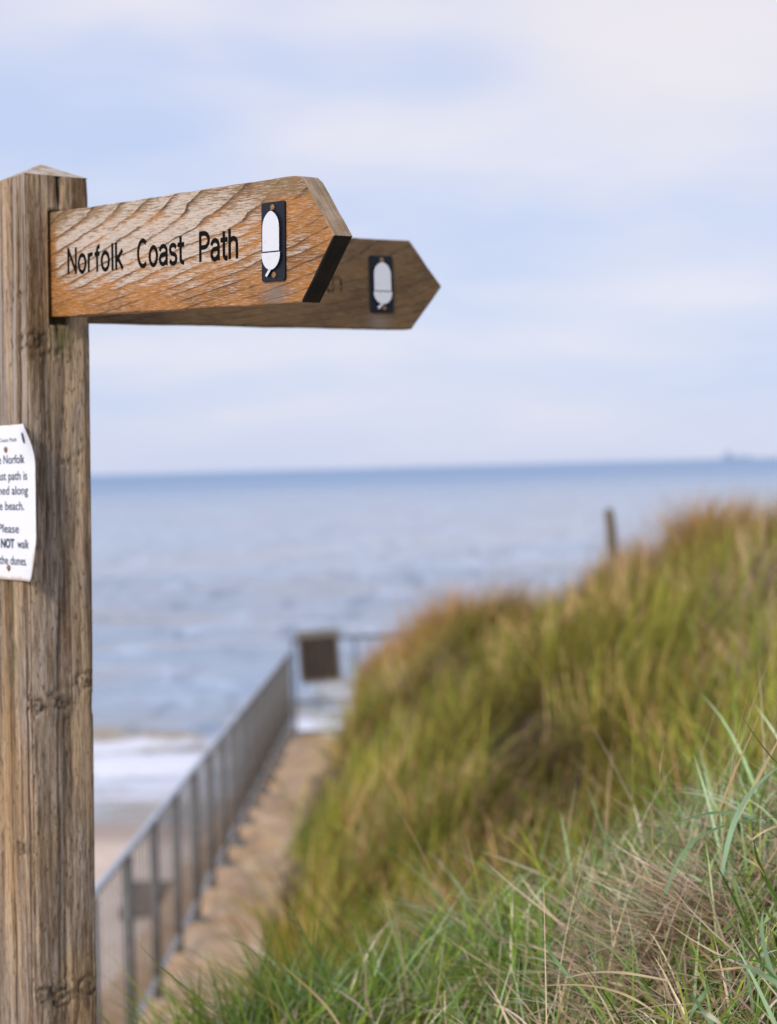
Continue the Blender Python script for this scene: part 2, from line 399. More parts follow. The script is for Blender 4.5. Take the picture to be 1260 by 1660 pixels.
c = N.mix(N.mul(mk[1], N.mr(grn, .40, .62, .1, .9)), c, (.095, .085, .030))      # green algae
c = N.mix(N.mul(mk[2], .85), c, (.47, .41, .36))                                 # bleached wood
N.put(p.inputs['Base Color'], c); p.inputs['Roughness'].default_value = .85; p.inputs['Specular IOR Level'].default_value = .25
N.put(p.inputs['Normal'], N.bump(N.add(N.mul(hair, .9), N.add(N.mul(st2, .8), N.mul(sp, -.5))), .8, .0035))

# ------------------------------------------------------------------ signpost (fitted in metres)
PC = np.array([-.50168, 2.69174]); PW = .09965
YAW1, YAW2 = -.90891, .66148
LEANX, LEANY = .02437, -.03289
D1 = Vector((math.cos(YAW1), math.sin(YAW1), 0)); D2 = Vector((-D1.y, D1.x, 0))
ZT = .434; ZB = -1.75
root = empty('fingerpost', (PC[0]+LEANX*(ZB-.3), PC[1]+LEANY*(ZB-.3), ZB))
tag(root, 'tall square weathered wooden coast path fingerpost with two pointed arms and a white notice', 'signpost')
def W2L(pt): return Vector(pt) - root.location
def post_axis(z): return Vector((PC[0]+LEANX*(z-.3), PC[1]+LEANY*(z-.3), z))

nper = 44                                                # columns on each face
zz = np.concatenate([np.arange(ZB, -.95, .03), np.arange(-.95, ZT-.004, .004), [ZT-.002, ZT]])
tt = (np.arange(nper)+0.0)/nper*2-1
hw = .0512
cols = []                                                # local (a along D1, b along D2, face id, s along face, outward normal)
for f, (n, e) in enumerate((((1, 0), (0, 1)), ((0, 1), (-1, 0)), ((-1, 0), (0, -1)), ((0, -1), (1, 0)))):
    for t in tt: cols.append((n[0]+e[0]*t, n[1]+e[1]*t, n[0], n[1], f, t))
cols = np.array(cols); nc = len(cols)
A = np.tile(cols[:, 0]*hw, (len(zz), 1)); B = np.tile(cols[:, 1]*hw, (len(zz), 1))
Fid = np.tile(cols[:, 4], (len(zz), 1)); T = np.tile(cols[:, 5], (len(zz), 1)); Z = np.tile(zz[:, None], (1, nc))
per = np.tile(np.arange(nc)/nper*4, (len(zz), 1))
# rounded, worn arrises and grain ridges
edge = 1-np.abs(T)
rn_ = fbm(np.round(per)*3.1, Z*9, 80)
round_ = .0032*np.exp(-edge/.05)*(.5+.6*rn_+2.6*sstep(.60, .74, rn_))
ridge = (fbm(per*9, Z*2.2, 81)-.5)*.0022 + (fbm(per*22, Z*5, 82)-.5)*.0010
mark = np.zeros(A.shape+(3,))
dep = ridge - round_
def crack(face, t0, z0, z1, w, d_, wob=.05, seed=0, mk=1.0):
    global dep
    c0 = t0 + (vn(Z*7, Z*0+seed, 90+seed)-.5)*2*wob + (vn(Z*40, Z*0+seed, 91+seed)-.5)*.03
    win = sstep(z0-.02, z0+.03, Z)*(1-sstep(z1-.03, z1+.02, Z))
    k = np.exp(-((T-c0)/w)**2)*win*(Fid == face)
    dep = dep - d_*k; mark[..., 0] = np.maximum(mark[..., 0], sstep(.15, .6, k)*mk)
def knot(face, t0, z0, r, seed=0, strength=1.0):         # whorl: bulge with dark rim and drooping wings
    global dep
    dt = (T-t0)*hw; dz_ = Z-z0
    q = np.sqrt((dt/1.0)**2 + (dz_/.8)**2) + (fbm(T*4+seed, Z*45, 95)-.5)*.010
    rim = np.exp(-((q-r)/(.28*r))**2)*(Fid == face)
    inn = np.exp(-(q/(.7*r))**2)*(Fid == face)
    dep = dep + .003*strength*np.exp(-(q/(2.2*r))**2)*(Fid == face) - .004*rim*strength
    mark[..., 0] = np.maximum(mark[..., 0], .75*strength*rim*sstep(.3, .6, fbm(T*6+seed, Z*60, 96)))
    mark[..., 0] = np.maximum(mark[..., 0], .35*strength*inn)
    for sgn in (-1, 1):                                  # lines sweeping up from the knot to the arris
        zl = z0 + .55*np.abs(dt)*(1 if sgn > 0 else -.35)
        w_ = np.exp(-((Z-zl)/.0035)**2)*np.exp(-np.abs(dt)/.05)*(Fid == face)*sstep(.35, .6, fbm(T*7+sgn, Z*50, 97))
        dep = dep - .003*w_*strength; mark[..., 0] = np.maximum(mark[..., 0], .8*w_*strength)
crack(0, .00, .385, .45, .055, .010, .05, 1)             # split above the arm, from the cap down to its mortise
crack(0, -.02, .205, .24, .07, .009, .03, 9)
crack(0, -.42, -.2, .20, .05, .0020, .10, 2, .35)
crack(0, .03, -.9, .18, .16, .0030, .14, 3, .28)
crack(0, .05, -.95, .19, .018, .0020, .12, 31, .6)
crack(0, -.15, -.95, -.10, .06, .0020, .10, 4, .3)
crack(0, .86, -1.0, .22, .05, .0010, .05, 5, .5)
crack(3, .55, -.1, .42, .04, .003, .08, 6)
crack(3, .10, .05, .44, .03, .002, .10, 7)
crack(3, -.3, -.9, .0, .03, .002, .10, 8)
crack(3, .75, -.95, -.25, .04, .0025, .06, 11)
knot(0, -.80, .195, .012, 1); knot(3, .78, .195, .012, 2); knot(0, -.15, .178, .007, 7, .8)
knot(0, .02, -.335, .009, 3); knot(0, .75, -.305, .013, 4); knot(0, -.93, -.335, .012, 5); knot(3, .95, -.33, .012, 6)
knot(0, -.15, -.775, .016, 8); knot(0, -.75, -.765, .012, 9); knot(0, .70, -.765, .016, 10)
knot(3, .65, .262, .006, 12); knot(0, .15, .02, .0045, 13, .8); knot(3, .2, -.55, .009, 14)
# mortise of the front arm, algae under it, bleached streak on the notice face
ms = (np.abs(T*hw) < .0145)*(Fid == 0)*(Z > .219)*(Z < .386)
dep = dep - .012*ms; mark[..., 0] = np.maximum(mark[..., 0], ms*1.0)  # recess also darkened in colour, for the shade inside it
mark[..., 1] = np.maximum((Fid == 0)*np.exp(-((T-.05)/.38)**2)*np.exp(-((Z-.205)/.035)**2), .8*(Fid == 0)*sstep(.3, .9, 1-np.abs(T+.55))*np.exp(-((Z-.2)/.04)**2))
drip = (Fid == 0)*np.exp(-((T+.08+.25*(fbm(Z*3, T*0, 130)-.5))/.22)**2)*sstep(-.95, .22, Z)*(Z < .22)*sstep(.35, .62, fbm(T*5, Z*3.5, 131))
mark[..., 0] = np.maximum(mark[..., 0], .38*drip)
mark[..., 0] = np.maximum(mark[..., 0], .45*sstep(.58, .78, fbm(per*5+.7, Z*2.1, 134)))
mark[..., 1] = np.maximum(mark[..., 1], .7*(Fid == 3)*np.exp(-((Z+.22)/.10)**2)*sstep(.3, .6, fbm(T*2, Z*9, 98)))
mark[..., 2] = (Fid == 3)*sstep(.45, .75, fbm(per*2.4+.3, Z*1.6, 99))*sstep(-.05, .15, Z)*.9
mark[..., 2] *= sstep(.3, .6, fbm(per*11, Z*3, 100))
dep = dep + (Fid == 2)*(.010 + .022*np.clip(.45-Z, 0, 1.6))
nA = np.tile(cols[:, 2], (len(zz), 1)); nB = np.tile(cols[:, 3], (len(zz), 1))
kk = 1 + dep/hw
A2 = A*0; B2 = B*0
A2 = A + nA*dep; B2 = B + nB*dep
cr = np.exp(-edge/.05)*.5                                # pull corners in along both axes
A2 -= np.sign(A)*round_*cr; B2 -= np.sign(B)*round_*cr
sc_ = np.where(Z > ZT-.0025, .992, 1.0)
ax = PC[0]+LEANX*(Z-.3); ayy = PC[1]+LEANY*(Z-.3)
PX = ax + (A2*D1.x + B2*D2.x)*sc_; PY = ayy + (A2*D1.y + B2*D2.y)*sc_
PV = np.stack([PX, PY, Z], -1).reshape(-1, 3) - np.array(root.location)
I = np.arange(len(zz)*nc).reshape(len(zz), nc)
Qp = np.stack([I[:-1], np.roll(I[:-1], -1, 1), np.roll(I[1:], -1, 1), I[1:]], -1).reshape(-1, 4)
me = quads('post', PV, Qp)
a = me.attributes.new('mark', 'FLOAT_VECTOR', 'POINT'); a.data.foreach_set('vector', mark.astype(np.float32).ravel())
post = link('post', me, m_post, root)
# low pyramid cap, weathered end grain
nr = 8; CV = []; CM = []
for r_ in range(nr+1):
    f = r_/nr
    for j in range(nc):
        a_, b_ = cols[j, 0]*hw*(1-f)*.99, cols[j, 1]*hw*(1-f)*.99
        q = post_axis(ZT) + D1*a_ + D2*b_
        CV.append(W2L((q.x, q.y, ZT + .024*f + .0012*(float(vn(a_*150, b_*150, 71))-.5)*(0 < f < 1))))
I = np.arange((nr+1)*nc).reshape(nr+1, nc)
Qc = np.stack([I[:-1], np.roll(I[:-1], -1, 1), np.roll(I[1:], -1, 1), I[1:]], -1).reshape(-1, 4)
m_cap, N, p = material('cap_end_grain')
co = N.obj(); n1 = N.noise(N.v('MULTIPLY', co, (60, 60, 60)), 1.0, 5, .6); n2 = N.noise(co, 300, 4, .6)
N.put(p.inputs['Base Color'], N.mix(N.mr(n1, .35, .65), (.30, .21, .13), (.48, .40, .33))); p.inputs['Roughness'].default_value = .9
N.put(p.inputs['Normal'], N.bump(N.add(n1, n2), .5, .002))
link('post_cap', quads('post_cap', CV, Qc, False), m_cap, root)

# ---- lettering strokes: each glyph a set of centre lines in units of cap height
def arc(cx, cy, rx, ry, a0, a1, n=10):
    return [(cx+rx*math.cos(R(a0+(a1-a0)*i/n)), cy+ry*math.sin(R(a0+(a1-a0)*i/n))) for i in range(n+1)]
XH = .70
G = {
 'N': (.62, [[(.07, 0), (.07, 1), (.52, 0), (.52, 1)]]),
 'o': (.56, [arc(.26, XH/2, .20, XH/2, 0, 360, 20)]),
 'r': (.40, [[(.08, 0), (.08, XH)], arc(.24, XH-.19, .15, .18, 175, 75, 8)]),
 'f': (.36, [[(.16, 0), (.16, .80)] + arc(.30, .80, .14, .18, 180, 95, 6), [(.06, XH-.02), (.28, XH-.02)]]),
 'l': (.22, [[(.10, 0), (.10, 1)]]),
 'k': (.50, [[(.08, 0), (.08, 1)], [(.40, XH), (.10, .30)], [(.20, .38), (.42, 0)]]),
 'C': (.66, [arc(.34, .5, .27, .5, 55, 305, 18)]),
 'a': (.54, [arc(.24, XH-.20, .18, .20, 160, 0, 8) + [(.42, 0)], [(.42, .40)] + arc(.24, .19, .18, .19, 80, 280, 10) + [(.42, .13)]]),
 's': (.48, [arc(.23, XH-.17, .16, .17, 30, 250, 9) + arc(.23, .17, .17, .18, 80, -150, 9)]),
 't': (.36, [[(.15, .95), (.15, .16)] + arc(.29, .15, .14, .15, 180, 275, 6), [(.03, XH-.02), (.31, XH-.02)]]),
 'P': (.60, [[(.08, 0), (.08, 1), (.28, 1)] + arc(.28, .74, .24, .26, 90, -90, 10) + [(.08, .48)]]),
 'h': (.54, [[(.08, 0), (.08, 1)], [(.08, XH-.22)] + arc(.26, XH-.19, .18, .19, 160, 0, 8) + [(.44, 0)]]),
}
def word(mb, txt, x0, x1, zb, cap, yface, r):
    tot = sum(G[c][0] for c in txt) - .10
    sx_ = (x1-x0)/tot
    x = x0
    for ch in txt:
        for st in G[ch][1]:
            pts = [(x+px*sx_, yface, zb+pz*cap) for px, pz in st]
            pts = [q for i, q in enumerate(pts) if i == 0 or (Vector(q)-Vector(pts[i-1])).length > 1e-5]
            run = [pts[0]]
            for i in range(1, len(pts)):                 # separate strokes at sharp corners
                run.append(pts[i])
                a_ = Vector(pts[i])-Vector(pts[i-1])
                if i == len(pts)-1 or a_.angle(Vector(pts[i+1])-Vector(pts[i])) > .9:
                    dd_ = (Vector(run[-1])-Vector(run[-2])).normalized()*r*.5
                    d0_ = (Vector(run[0])-Vector(run[1])).normalized()*r*.5
                    mb.tube([Vector(run[0])+d0_] + run[:-1] + [Vector(run[-1])+dd_] if len(run) > 2 else [Vector(run[0])+d0_, Vector(run[-1])+dd_], r, 8)
                    run = [pts[i]]
        x += G[ch][0]*sx_
m_black, N, p = material('black_routed_paint')
p.inputs['Base Color'].default_value = (.006, .005, .004, 1); p.inputs['Roughness'].default_value = .9; p.inputs['Specular IOR Level'].default_value = .08
m_worn, N, p = material('worn_letter_paint')
nz = N.noise(N.v('MULTIPLY', N.obj(), (60, 60, 160)), 1.0, 4, .6)
N.put(p.inputs['Base Color'], N.mix(N.mr(nz, .40, .60), (.014, .010, .007), (.11, .065, .03))); p.inputs['Roughness'].default_value = .9; p.inputs['Specular IOR Level'].default_value = .08
m_navy, N, p = material('navy_badge_plastic')
nz = N.noise(N.obj(), 400, 4, .6)
N.put(p.inputs['Base Color'], N.mix(N.mr(nz, .3, .7), (.006, .007, .012), (.011, .012, .021))); N.put(p.inputs['Roughness'], N.mr(nz, .3, .7, .4, .6)); p.inputs['Specular IOR Level'].default_value = .25
m_white, N, p = material('white_badge_enamel')
nz = N.noise(N.obj(), 120, 4, .6)
N.put(p.inputs['Base Color'], N.mix(N.mr(nz, .55, .8), (.66, .675, .71), (.58, .55, .51))); p.inputs['Roughness'].default_value = .35
m_rust, N, p = material('rusty_brass_screw')
nz = N.noise(N.obj(), 500, 4, .6)
N.put(p.inputs['Base Color'], N.mix(N.mr(nz, .35, .65), (.16, .075, .03), (.36, .22, .10))); p.inputs['Metallic'].default_value = .5; p.inputs['Roughness'].default_value = .55

FT = .0265; FH = .15
def finger(base, yaw, droop, rollv, L, tip, mwood, mend, stain, seed):
    d = Vector((math.cos(yaw)*math.cos(droop), math.sin(yaw)*math.cos(droop), -math.sin(droop)))
    s = Vector((0, 0, 1)).cross(d).normalized(); uu_ = d.cross(s)
    s2 = math.cos(rollv)*s - math.sin(rollv)*uu_; u2 = math.cos(rollv)*uu_ + math.sin(rollv)*s
    Mx = Matrix((d, s2, u2)).transposed().to_4x4(); Mx.translation = W2L(base)
    # outline with slightly rounded arrises and worn, wavy edges; x along, y thick, z up
    x0 = -.045
    out = [(x0, -FH/2)] + [(x0+(L-x0)*i/40, -FH/2) for i in range(1, 41)]
    out += [(L+tip*i/10, -FH/2*(1-i/10)) for i in range(1, 11)]
    out += [(L+tip*(1-i/10), FH/2*(i/10)) for i in range(1, 11)]
    out += [(L+(x0-L)*i/40, FH/2) for i in range(1, 41)]
    o = np.array(out); k = len(o)
    for _ in range(1 if stain else 0):
        sm = (np.roll(o, 1, 0)+np.roll(o, -1, 0)+2*o)/4; o[57:64] = sm[57:64]
    nrm = np.roll(o, -1, 0) - np.roll(o, 1, 0); nrm = np.stack([nrm[:, 1], -nrm[:, 0]], 1); nrm /= np.linalg.norm(nrm, axis=1)[:, None]
    jit = (fbm(np.arange(k)*.35+seed*10, np.zeros(k)+seed, 72)-.5)*.0022
    o = o + nrm*jit[:, None]
    ch = .0016
    rings = [(o-nrm*ch*1.1, -FT/2), (o-nrm*ch*.3, -FT/2+ch*.3), (o, -FT/2+ch*1.1), (o, FT/2-ch*1.1), (o-nrm*ch*.3, FT/2-ch*.3), (o-nrm*ch*1.1, FT/2)]
    V = []; F = []; MI = []
    for ro, y in rings: V += [(q[0], y, q[1]) for q in ro]
    for r_ in range(5):
        for i in range(k):
            j = (i+1) % k
            F.append((r_*k+i, r_*k+j, r_*k+k+j, r_*k+k+i))
            MI.append(1 if 50 <= i < 60 else (2 if 40 <= i < 50 else 0))
    F.append(tuple(range(k))); MI.append(0); F.append(tuple(range(6*k-1, 5*k-1, -1))); MI.append(0)
    me = mesh('finger_board', V, [f[::-1] for f in F])
    for mm in (mwood, mend, m_endd): me.materials.append(mm)
    me.polygons.foreach_set('material_index', MI)
    fb = link('finger_board', me, None, root); fb.matrix_local = Mx
    yf = -FT/2
    for t_, a_, b_ in (('Norfolk', .0475, .2040), ('Coast', .2440, .3610), ('Path', .4000, .4885)):
        mb = MB(); word(mb, t_, a_, b_, -.0145, .0340, 0, .0031 if stain else .0021)
        P = np.array(mb.V); P[:, 1] = yf - .0001 + P[:, 1]*.20          # flush strokes
        link('lettering', mesh('lettering', P, mb.F), m_black if stain else m_worn, fb)
    # badge: raised plate with a relief acorn and two screws
    cx, hwid, z0, z1 = .5715, .0245, -.0475, .047
    def slab(name, outline, ya, yb, mats, par, side=0):
        n_ = len(outline); V = [(q[0], ya, q[1]) for q in outline] + [(q[0]*1, yb+.0004, q[1]) for q in outline]
        c_ = np.mean(outline, 0); V += [(q[0]+(c_[0]-q[0])*.025, yb, q[1]+(c_[1]-q[1])*.012) for q in outline]
        F = []; MI = []
        for r_ in range(2):
            for i in range(n_):
                j = (i+1) % n_; F.append((r_*n_+i, r_*n_+j, r_*n_+n_+j, r_*n_+n_+i)); MI.append(side if r_ == 0 else 0)
        F.append(tuple(range(2*n_, 3*n_))); MI.append(0)
        me = mesh(name, V, F)
        for mm in mats: me.materials.append(mm)
        me.polygons.foreach_set('material_index', MI)
        return link(name, me, None, par)
    rr = .0035; ol = []
    for qx, qz, a0 in ((hwid-rr, z1-rr, 0), (-hwid+rr, z1-rr, 90), (-hwid+rr, z0+rr, 180), (hwid-rr, z0+rr, 270)):
        sgnz = qz
        ol += [(cx+qx+rr*math.cos(R(a0+a)), sgnz+rr*math.sin(R(a0+a))) for a in (0, 30, 60, 90)]
    slab('badge', ol, yf+.002, yf-.0032, (m_navy,), fb)
    w_ = .0176
    pr = [(1.0, .0145), (.975, .0195), (.90, .0240), (.77, .0280), (.57, .0315), (.33, .0342), (.13, .0358)]
    nut = [(cx-w_, -.0120), (cx+w_, -.0120)] + [(cx+w_*a, b) for a, b in pr] + [(cx, .0362)] + [(cx-w_*a, b) for a, b in pr[::-1]]
    ya, yb = yf-.0030, yf-.0066
    acorn = slab('acorn_nut', nut, ya, yb, (m_white, m_navy), fb, 1)
    w2 = .0192
    cup = [(cx+w2, -.0134)] + [(cx-w2, -.0134)] + [(cx-w2*math.cos(R(a)), -.0156-.0185*math.sin(R(a))) for a in range(0, 181, 10)]
    slab('acorn_cup', cup, ya, yb, (m_white, m_navy), fb, 1)
    stem = [(cx-.0035, -.0320), (cx-.0125, -.0405), (cx-.0090, -.0425), (cx+.0025, -.0320)]
    slab('acorn_stem', stem[::-1], ya, yb+.0004, (m_white, m_navy), fb, 1)
    for zc in (.0400, -.0405):
        mb = MB(); xo = cx + (.001 if zc > 0 else .0035)
        mb.tube([(xo, yf-.0028, zc), (xo, yf-.0046, zc), (xo, yf-.0054, zc), (xo, yf-.0050, zc)], [.0040, .0040, .0028, .0013], 12)
        mb.build('screw', m_rust, fb)
    return fb
def fbase(z, yaw, droop, roll, off):
    d = Vector((math.cos(yaw), math.sin(yaw), 0)); s = Vector((-d.y, d.x, 0))
    return Vector((PC[0], PC[1], z)) + d*PW/2 + s*off
finger(fbase(.30596, YAW1, 0, 0, .00342), YAW1, .05425, -.01015, .62778, .06546, m_f1, m_end, True, 0)
finger(fbase(.30238, YAW2, 0, 0, 0), YAW2, -.00917, -.01003, .63635, .06868, m_f2, m_f2, False, 5)

# ---- white notice plate on the post's seaward-left face (normal -D2)
m_plate, N, p = material('white_enamelled_plate')
co = N.obj(); px_, py_, pz_ = N.sep(co)
g1 = N.noise(co, 60, 5, .6); g2 = N.noise(co, 25, 4, .6)
at = N.sep(N.attr('rust')[1])
c = N.mix(N.mr(g2, .5, .8, 0, .3), (.80, .81, .85), (.74, .72, .68))
c = N.mix(N.mr(N.add(at[0], N.mul(N.sub(g1, .5), .8)), .35, .8, 0, .9), c, (.42, .19, .06))
c = N.mix(N.mr(N.add(at[1], N.mul(N.sub(g1, .5), 1.2)), .5, 1.1, 0, .7), c, (.58, .44, .28))
N.put(p.inputs['Base Color'], c); p.inputs['Roughness'].default_value = .35
m_ink, N, p = material('dark_blue_print'); p.inputs['Base Color'].default_value = (.018, .045, .075, 1); p.inputs['Roughness'].default_value = .5
PLW, PLT, PLB = .0880, .076, -.1515                      # half width, top and bottom height
def plate_pt(a, z, off=0.0):                             # a along D1 from the plate's centre line
    a = np.asarray(a, float); z = np.asarray(z, float)
    q = np.clip((a-.026)/(PLW-.026), 0, 1)
    tr = np.clip((z-(PLT-.060))/.060, 0, 1); br = np.clip(((PLB+.065)-z)/.065, 0, 1)
    lift = .004 + q**2*(.020*tr**1.7 + .010*br**1.3 + .0015) + np.clip((-a-.02)/.05, 0, 1)**2*.004
    axx = PC[0]+LEANX*(z-.3); ay_ = PC[1]+LEANY*(z-.3)
    aa = a - .0075
    nx_ = -D2.x; ny_ = -D2.y; o_ = hw+lift+off
    return np.stack([axx+D1.x*aa+nx_*o_, ay_+D1.y*aa+ny_*o_, z], -1) - np.array(root.location)
na, nz_ = 40, 56
ga = np.linspace(-PLW, PLW, na); gz = np.linspace(PLB, PLT, nz_)
AA, ZZ = np.meshgrid(ga, gz)
rcut = .008                                              # small rounded corners
ex = np.clip(np.abs(AA)-(PLW-rcut), 0, None); ez = np.clip(np.abs(ZZ-(PLT+PLB)/2)-((PLT-PLB)/2-rcut), 0, None)
rr_ = np.sqrt(ex**2+ez**2); k_ = np.where(rr_ > rcut, rcut/np.maximum(rr_, 1e-9), 1)
AA = AA - np.sign(AA)*ex*(1-k_); ZZ = ZZ - np.sign(ZZ-(PLT+PLB)/2)*ez*(1-k_)
Vf = plate_pt(AA, ZZ).reshape(-1, 3); Vb = plate_pt(AA, ZZ, -.0012).reshape(-1, 3)
I = np.arange(na*nz_).reshape(nz_, na); nn = na*nz_
Qf = np.stack([I[:-1, :-1], I[:-1, 1:], I[1:, 1:], I[1:, :-1]], -1).reshape(-1, 4)
loop = list(I[0, :]) + list(I[1:, -1]) + list(I[-1, -2::-1]) + list(I[-2:0:-1, 0])
Qe = np.array([(loop[i], loop[i]+nn, loop[(i+1) % len(loop)]+nn, loop[(i+1) % len(loop)]) for i in range(len(loop))])
me = quads('notice_plate', np.concatenate([Vf, Vb]), np.concatenate([Qf, Qf[:, ::-1]+nn, Qe]))
ru = np.zeros((2*nn, 3))
SCR = ((-.005, .0405), (-.001, -.1335))
for sa, sz_ in SCR:
    g_ = np.exp(-(((AA-sa)/.0050)**2+((ZZ-sz_)/.0050)**2)) + .9*np.exp(-((AA-sa)/.0028)**2)*np.where(ZZ < sz_, np.exp((ZZ-sz_)/.010), 0)
    ru[:nn, 0] = np.maximum(ru[:nn, 0], g_.ravel())
ed = np.minimum(PLW-np.abs(AA), (PLT-PLB)/2-np.abs(ZZ-(PLT+PLB)/2))
ru[:nn, 1] = 1.25*np.exp(-np.clip(ed, 0, None)/.009).ravel()*np.where(ZZ.ravel() < -.10, 1, .55)
a = me.attributes.new('rust', 'FLOAT_VECTOR', 'POINT'); a.data.foreach_set('vector', ru.astype(np.float32).ravel())
plate = link('notice_plate', me, m_plate, root)
plate['label'] = 'white enamelled notice plate with rusty screws and a bent corner'
def text_mesh(body, bold=0.0):
    cu = bpy.data.curves.new('text', 'FONT'); cu.body = body; cu.size = 1.0; cu.resolution_u = 4; cu.offset = bold
    o = bpy.data.objects.new('text', cu); COL.objects.link(o)
    dg = bpy.context.evaluated_depsgraph_get(); ev = o.evaluated_get(dg); tm = ev.to_mesh()
    V = np.array([v_.co[:] for v_ in tm.vertices]); F = [tuple(q.vertices) for q in tm.polygons]
    ev.to_mesh_clear(); bpy.data.objects.remove(o); bpy.data.curves.remove(cu)
    return V, F
CAPH, BO = .0132, .008
lines = [('Norfolk Coast Path', .0516, .0058, .0, -.023, .0525), ('The Norfolk', .0196, CAPH, BO, 0, .055), ('Coast path is', -.0045, CAPH, BO, 0, .0627),
         ('aligned along', -.0258, CAPH, BO, 0, .0647), ('the beach.', -.0484, CAPH, BO, 0, .051), ('Please', -.0818, CAPH, BO, 0, .0333),
         ('do', -.1038, CAPH, BO, -.047, .012), ('NOT', -.1038, CAPH, .04, -.004, .022), ('walk', -.1038, CAPH, BO, .047, .0195), ('on the dunes.', -.1286, CAPH, BO, 0, .0608)]
for body, zb, size, bold, ac, half in lines:
    V, F = text_mesh(body, bold)
    if not len(V): continue
    s_ = size/.72                                        # cap height to size
    wid = V[:, 0].max()-V[:, 0].min()
    a_ = (V[:, 0]-V[:, 0].min())/wid*2*half - half + ac
    z_ = zb + V[:, 1]*s_
    P = plate_pt(a_, z_, .0005)
    link('lettering', mesh('lettering', P, F), m_ink, plate)
mk_ = [(.050, .062), (.055, .0645), (.0590, .061), (.0630, .052), (.0615, .0475), (.0565, .0485), (.0520, .055)]
link('acorn_mark', mesh('acorn_mark', plate_pt([q[0] for q in mk_], [q[1] for q in mk_], .0012), [tuple(range(len(mk_)-1, -1, -1))]), m_ink, plate)
for sa, sz_ in SCR:
    P0 = Vector(plate_pt(sa, sz_)); mb = MB(); nv = -D2
    mb.tube([P0+nv*.0, P0+nv*.0018, P0+nv*.0026, P0+nv*.0022], [.0042, .0040, .0026, .001], 12)
    mb.build('screw', m_rust, plate)

# ------------------------------------------------------------------ metal railing along the path
m_galv, N, p = material('galvanised_steel')
co = N.obj(); n1 = N.noise(co, 14, 5, .6); n2 = N.noise(co, 3, 3, .5)
c = N.mix(N.mr(n1, .3, .7), (.115, .112, .110), (.18, .175, .17)); c = N.mix(N.mr(n2, .5, .8, 0, .5), c, (.12, .085, .06))
N.put(p.inputs['Base Color'], c); p.inputs['Metallic'].default_value = .1; p.inputs['Specular IOR Level'].default_value = .15; N.put(p.inputs['Roughness'], N.mr(n1, .3, .7, .5, .7))
m_rail, N, p = material('galvanised_top_rail')
n1 = N.noise(N.obj(), 9, 5, .6)
N.put(p.inputs['Base Color'], N.mix(N.mr(n1, .3, .7), (.42, .45, .50), (.56, .58, .62))); p.inputs['Metallic'].default_value = .3; p.inputs['Roughness'].default_value = .35
FX = -1.375
def rail_top(y): return -1.89 - .033*(y-8.2)
Y0, Y1 = 6.9, 24.0
fr = empty('metal_railing', (FX, Y0, rail_top(Y0)-1.06))
tag(fr, 'long grey galvanised railing of upright bars running down beside the sandy path', 'railing')
base_z = fr.location.z
def rl(y, dz=0.0, dx=0.0): return Vector((dx, y-Y0, rail_top(y)+dz-base_z))
mb = MB(); mb.tube([rl(y) for y in np.linspace(Y0, Y1, 18)], .020, 10); mb.build('top_rail', m_rail, fr, smooth=True)
mb = MB(); mb.tube([rl(y, -.90) for y in np.linspace(Y0, Y1, 18)], .017, 8); mb.build('bottom_rail', m_rail, fr, smooth=True)
mb = MB(); mb.tube([(0, 0, -.895), (0, 0, -.02)], .0052, 6); bar = mb.build('bar', m_galv, fr, smooth=True)
mb = MB(); mb.tube([(0, 0, -1.12), (0, 0, -.015)], .026, 10); pst = mb.build('upright_post', m_galv, fr, smooth=True)
mb = MB(); mb.box((0, 0, -1.06), (.07, .07, .035), None, .012); bpl = mb.build('base_plate', m_galv, pst)
first = True
PY_ = [Y0+.16+1.06*i for i in range(16)] + [Y1]
for i, y in enumerate(PY_):
    o = pst if i == 0 else pst.copy(); q = bpl if i == 0 else bpl.copy()
    if i: COL.objects.link(o); COL.objects.link(q); o.parent = fr; q.parent = o
    o.location = rl(y)
BY = [Y0 + 1.06 + .13*i for i in range(124)]
BY = [y for y in BY if min(abs(y-q) for q in PY_) > .05]
mb = MB()                                                # the farthest bars, past the first hundred, in one piece
for y in BY[100:]: mb.tube([rl(y, -.895), rl(y, -.02)], .0052, 6)
tag(mb.build('bars', m_galv, fr, smooth=True), kind='stuff')
for i, y in enumerate(BY[:100]):
    o = bar if i == 0 else bar.copy()
    if i: COL.objects.link(o); o.parent = fr
    o.location = rl(y)

# end railing across the path's seaward end, with a small boarded panel on it
m_pale, N, p = material('pale_painted_steel')
n1 = N.noise(N.obj(), 9, 5, .6)
N.put(p.inputs['Base Color'], N.mix(N.mr(n1, .3, .7), (.10, .13, .18), (.16, .20, .25))); p.inputs['Metallic'].default_value = .2; p.inputs['Roughness'].default_value = .45
YE = 24.15; ZE = -3.62
er = empty('end_railing', (FX+.03, YE, ZE)); tag(er, 'short pale railing with level rails closing off the seaward end of the path', 'railing')
EL = 1.72
for z in (1.36, .52, .12):
    mb = MB(); mb.tube([(0, 0, z), (EL, 0, z+.03)], .028 if z > 1 else .024, 8); mb.build('rail', m_pale, er, smooth=True)
for x in (.03, .86, EL-.03):
    mb = MB(); mb.tube([(x, 0, -.25), (x, 0, 1.36+.03*x/EL)], .024, 8); mb.build('upright_post', m_pale, er, smooth=True)
for i in range(13):
    x = .13+.125*i
    if min(abs(x-q) for q in (.03, .86, EL-.03)) < .045: continue
    mb = MB(); mb.tube([(x, 0, .53), (x, 0, 1.355)], .006, 6); mb.build('bar', m_pale, er, smooth=True)

